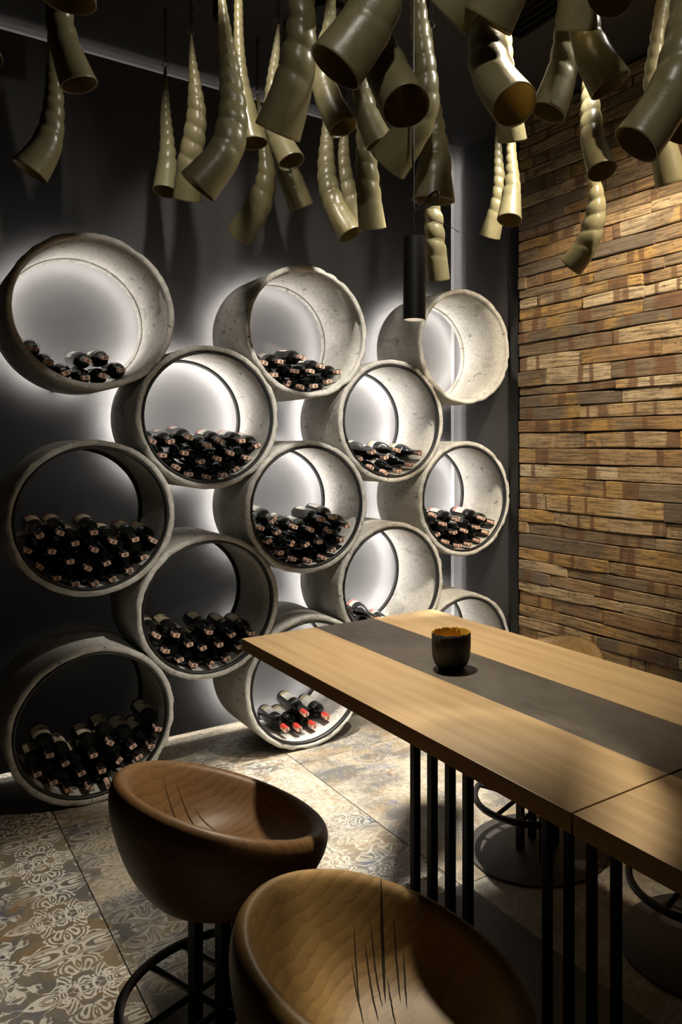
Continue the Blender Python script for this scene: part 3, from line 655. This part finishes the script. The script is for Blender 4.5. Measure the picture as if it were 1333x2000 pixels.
pl = spot('pendant_light', (1.28, 1.935, 1.878), (1.28, 1.93, 0), 62, 100, .5, .02, WARM)

# ceiling fittings
t = thing('ceiling_spotlight', (1.129, 3.136, CEIL), 'short black cylinder spotlight on the ceiling behind large dark horn', 'spotlight')
obj('housing', sharp(lathe('housing', [(0, 0), (.034, 0), (.034, -.178), (.031, -.180), (.030, -.16), (0, -.155)], 32)), M['pend'], t)
t = thing('ceiling_disc', at_z(642, 30, CEIL-.012), 'flat black round fitting on the ceiling left of centre', 'ceiling fitting')
t.location.z = CEIL
obj('disc', sharp(lathe('disc', [(0, -.02), (.095, -.02), (.1, -.016), (.1, 0), (0, 0)], 40)), M['pend'], t); obj('rim', lathe('rim', [(.088, -.021), (.095, -.024), (.1, -.021), (.095, -.018)], 40, 'Z', True), M['chain'], t)
vx, vy = 2.413, 2.74
t = thing('ceiling_vent', (vx-.3, vy-.3, CEIL), 'glossy black square louvred air vent on the ceiling', 'vent')
for i in range(6):
    a = .30-.044*i; zt = -.002-.004*i
    vs, fs = [], []
    for (r, z) in ((a, zt), (a, zt-.010), (a-.012, zt-.024), (a-.034, zt-.028), (a-.034, zt-.022), (a-.014, zt-.014), (a-.008, zt)):
        vs += [(-r, -r, z), (r, -r, z), (r, r, z), (-r, r, z)]
    for j in range(7):
        for q in range(4): fs.append((j*4+q, j*4+(q+1) % 4, ((j+1) % 7)*4+(q+1) % 4, ((j+1) % 7)*4+q))
    obj('louvre', mesh('louvre', vs, fs, False), M['louvre'], t)

# ------------------------------------------------------------------ tables
TZ, TT = .90, .036
SX = (.918, 1.172, 1.395, 1.648)
def table(label, y0, y1, plate, legs, side_panel=None):
    t = thing('bar_table', ((SX[0]+SX[3])/2, (y0+y1)/2, 0), label, 'table', 'oak and steel bar tables')
    ox, oy = t.location.x, t.location.y
    def add(nm, me, mt): o = obj(nm, me, mt, t); return o
    add('oak_board', box_me('b', SX[0]-ox, SX[1]-ox-.0008, y0-oy, y1-oy, TZ-TT, TZ, .0018), M['oak'])
    add('steel_inlay', box_me('b', SX[1]-ox, SX[2]-ox, y0-oy+.0006, y1-oy-.0006, TZ-TT+.004, TZ-.0008, .001), M['strip'])
    add('oak_board', box_me('b', SX[2]-ox+.0008, SX[3]-ox, y0-oy, y1-oy, TZ-TT, TZ, .0018), M['oak'])
    for (lx_, ly) in legs:
        add('leg', box_me('leg', lx_-ox-.0105, lx_-ox+.0105, ly-oy-.0105, ly-oy+.0105, .006, TZ-TT, .0012), M['black'])
    add('base_plate', box_me('plate', plate[0]-ox, plate[1]-ox, plate[2]-oy, plate[3]-oy, 0, .008, .001), M['base'])
    add('top_plate', box_me('tp', 1.08-ox, 1.47-ox, min(l[1] for l in legs)-oy-.05, max(l[1] for l in legs)-oy+.05, TZ-TT-.006, TZ-TT+.002), M['black'])
    return t
LEGS = [(1.16, y) for y in (1.749, 1.668, 1.589, 1.515)]+[(1.39, y) for y in (1.476, 1.398, 1.319, 1.241)]
table('far oak bar table with steel inlay and black cup on it', .918, 2.372, (.95, 1.61, 1.0, 2.12), LEGS)
table('near oak bar table joined on at the right picture edge', -.54, .914, (.95, 1.61, -.35, .9), [(x, y-1.3) for x, y in LEGS])

cp = at_z(882, 1304, TZ); CR = .0535; CH = .098
t = thing('black_cup', (cp.x, cp.y, TZ), 'black candle cup with gold inside on the steel inlay', 'cup')
def scal(r, h, a, j): return (r*(1+.002*math.sin(40*a)), h+(.0014*math.sin(24*a)+.001*math.sin(11*a) if h > .09 else 0))
obj('cup_shell', lathe('shell', [(0, 0), (.030, 0), (.036, .003), (.046, .015), (.0515, .032), (CR, .055), (CR, CH), (CR-.0008, CH+.0006)], 72, 'Z', False, scal), M['cupo'], t)
obj('cup_lining', lathe('lining', [(CR-.0008, CH+.0006), (CR-.002, CH-.001), (CR-.002, .055), (.049, .033), (.043, .017), (.032, .008), (0, .006)], 72, 'Z', False, scal), M['cupi'], t)

# ------------------------------------------------------------------ stools
def stool(label, x, y, back, rz=.35, cracks=(), coff=0, tone=(1, 1, 1, 1)):
    t = thing('bar_stool', (x, y, 0), label, 'stool', 'turned wood bar stools', 0)
    R, zc, amp = .25, .659, .092; zbot = .425
    n, vs, fs, rows = 96, [], [], []
    # outer profile f: 0 bottom centre .. 1 rim crest, then inner to dish centre
    outer = [(0, 0), (.28, 0), (.44, .02), (.58, .075), (.72, .18), (.84, .33), (.93, .52), (.985, .71), (1.0, .86), (.98, .95), (.945, .99), (.905, 1.0)]
    inner = [(.87, .985), (.84, .95), (.80, .87), (.75, .76), (.68, .64), (.58, .52), (.44, .43), (.28, .385), (.12, .37), (0, .365)]
    fine_p = [(max(0, f), h) for f, h in crom(outer+inner, 3)]; fine_p[0] = (0, 0); fine_p[-1] = (0, .365)
    outer, inner = fine_p[:34], fine_p[34:]
    def zr(a): return zc+amp*math.cos(a-back)
    zd = zbot+.10
    prof = [(f, h, 0) for f, h in outer]+[(f, h, 1) for f, h in inner]
    for (f, h, ins) in prof:
        row = []
        if f == 0:
            vs.append((0, 0, zbot if not ins else zbot+(zc-zbot)*.40)); row = [len(vs)-1]*n
        else:
            for i in range(n):
                a = 2*PI*i/n; top = zr(a)
                if ins:
                    hz = zbot+(zc-zbot)*.40; g = (h-.365)/.635; z = hz+(top-hz)*g
                else: z = zbot+(top-zbot)*h
                ex = 1+.03*math.cos(a-back)*h
                vs.append((R*f*ex*math.cos(a), R*f*ex*math.sin(a), z)); row.append(len(vs)-1)
        rows.append(row)
    for A, B in zip(rows[:-1], rows[1:]):
        for i in range(n):
            k = (i+1) % n; q = []
            for v in (A[i], A[k], B[k], B[i]):
                if v not in q: q.append(v)
            if len(q) > 2: fs.append(q)
    me = mesh('seat', vs, fs)
    st = obj('seat', me, M['bowl'], t); st.color = tone
    # drying cracks radiating over the dish
    def surf(f, a):
        for (f0, h0, i0), (f1, h1, i1) in zip(prof[33:], prof[34:]):
            if f1 <= f <= f0:
                q = (f0-f)/(f0-f1); h = h0+(h1-h0)*q; hz = zbot+(zc-zbot)*.40; g = (h-.365)/.635; z = hz+(zr(a)-hz)*g
                ex = 1+.03*math.cos(a-back)*h
                return Vector((R*f*ex*math.cos(a), R*f*ex*math.sin(a), z+.0016))
        return Vector((0, 0, zc))
    for (a0, f0, a1, f1, wd) in cracks:
        vsx, fsx = [], []; rg = random.Random(int(a0*1000)); N = 14
        p0, p1 = surf(f0, back+coff+a0), surf(f1, back+coff+a1)
        for i in range(N+1):
            q = i/N; px = p0.x+(p1.x-p0.x)*q; py = p0.y+(p1.y-p0.y)*q; jx = rg.uniform(-.0005, .0005)
            dx, dy = p1.x-p0.x, p1.y-p0.y; ln = math.hypot(dx, dy); nx, ny = -dy/ln, dx/ln; ww = wd*math.sin(PI*min(.97, max(.03, q)))**.7
            for sgn in (-1, 1):
                X, Y = px+nx*(jx+sgn*ww/2), py+ny*(jx+sgn*ww/2); a = math.atan2(Y, X); f = math.hypot(X, Y)/R
                for _ in range(3):
                    pp = surf(max(.001, min(.905, f)), a); f *= math.hypot(X, Y)/max(1e-6, math.hypot(pp.x, pp.y))
                vsx.append(surf(max(.001, min(.905, f)), a))
        for i in range(N): fsx.append((2*i, 2*i+1, 2*i+3, 2*i+2))
        obj('crack', mesh('crack', vsx, fsx), M['crack'], st)
    cr, sr = math.cos(rz), math.sin(rz); L = .048
    def rot(px, py): return (px*cr-py*sr, px*sr+py*cr)
    for sx in (-1, 1):
        for sy in (-1, 1):
            px, py = rot(sx*L, sy*L); me = box_me('leg', -.0125, .0125, -.0125, .0125, .006, zbot+.012, .0015)
            o = obj('leg', me, M['black'], t); o.location = (px, py, 0); o.rotation_euler = (0, 0, rz)
    obj('base_plate', sharp(lathe('plate', [(0, 0), (.262, 0), (.265, .002), (.265, .007), (.262, .009), (0, .009)], 64)), M['base'], t)
    zr_ = .20; FR = .235
    obj('foot_ring', tube_me('ring', [(FR*math.cos(2*PI*i/64), FR*math.sin(2*PI*i/64), zr_) for i in range(64)], .0115, 10, True), M['black'], t)
    for sg in (-1, 1):
        e = math.sqrt(FR**2-L**2)
        for ori in (0, 1):
            p, q = ((-e, sg*L), (e, sg*L)) if ori == 0 else ((sg*L, -e), (sg*L, e))
            p, q = rot(*p), rot(*q)
            obj('ring_bar', tube_me('bar', [(p[0], p[1], zr_), ((p[0]+q[0])/2, (p[1]+q[1])/2, zr_), (q[0], q[1], zr_)], .008, 8), M['black'], t)
    obj('lift_rod', lathe('rod', [(0, .30), (.012, .302), (.0155, .31), (.0155, zbot+.012), (0, zbot+.012)], 20), M['black'], t)
    return t
CR1 = [(.1, .80, .28, .30, .0026), (-.08, .78, -.35, .25, .002), (.22, .70, .6, .45, .0018), (-.25, .66, -.6, .4, .0016), (.02, .62, -.1, .15, .0016)]
CR2 = [(-.32, .905, -.30, .34, .0055), (-.20, .74, -.22, .30, .0022), (-.44, .76, -.62, .34, .0028), (-.12, .66, .02, .2, .0026), (-.02, .72, .26, .34, .0022), (-.55, .66, -.80, .30, .003), (-.36, .5, -.75, .12, .0024), (.08, .6, .5, .22, .002)]
stool('turned oak bar stool with rounded bowl seat, further of the two near stools', .671, 1.839, PI*.97, .35, CR1, -1.1, (.66, .57, .60, 1))
stool('cracked oak bar stool at the bottom edge, nearest to the camera', .68, 1.10, math.radians(150), .5, CR2, -1.2)
stool('oak bar stool across the table, seat back just above the tabletop', 1.975, 2.15, 0.05, .35)
stool('oak bar stool across the table at the right edge, only its base visible', 2.0, 1.42, 0.0, .3)
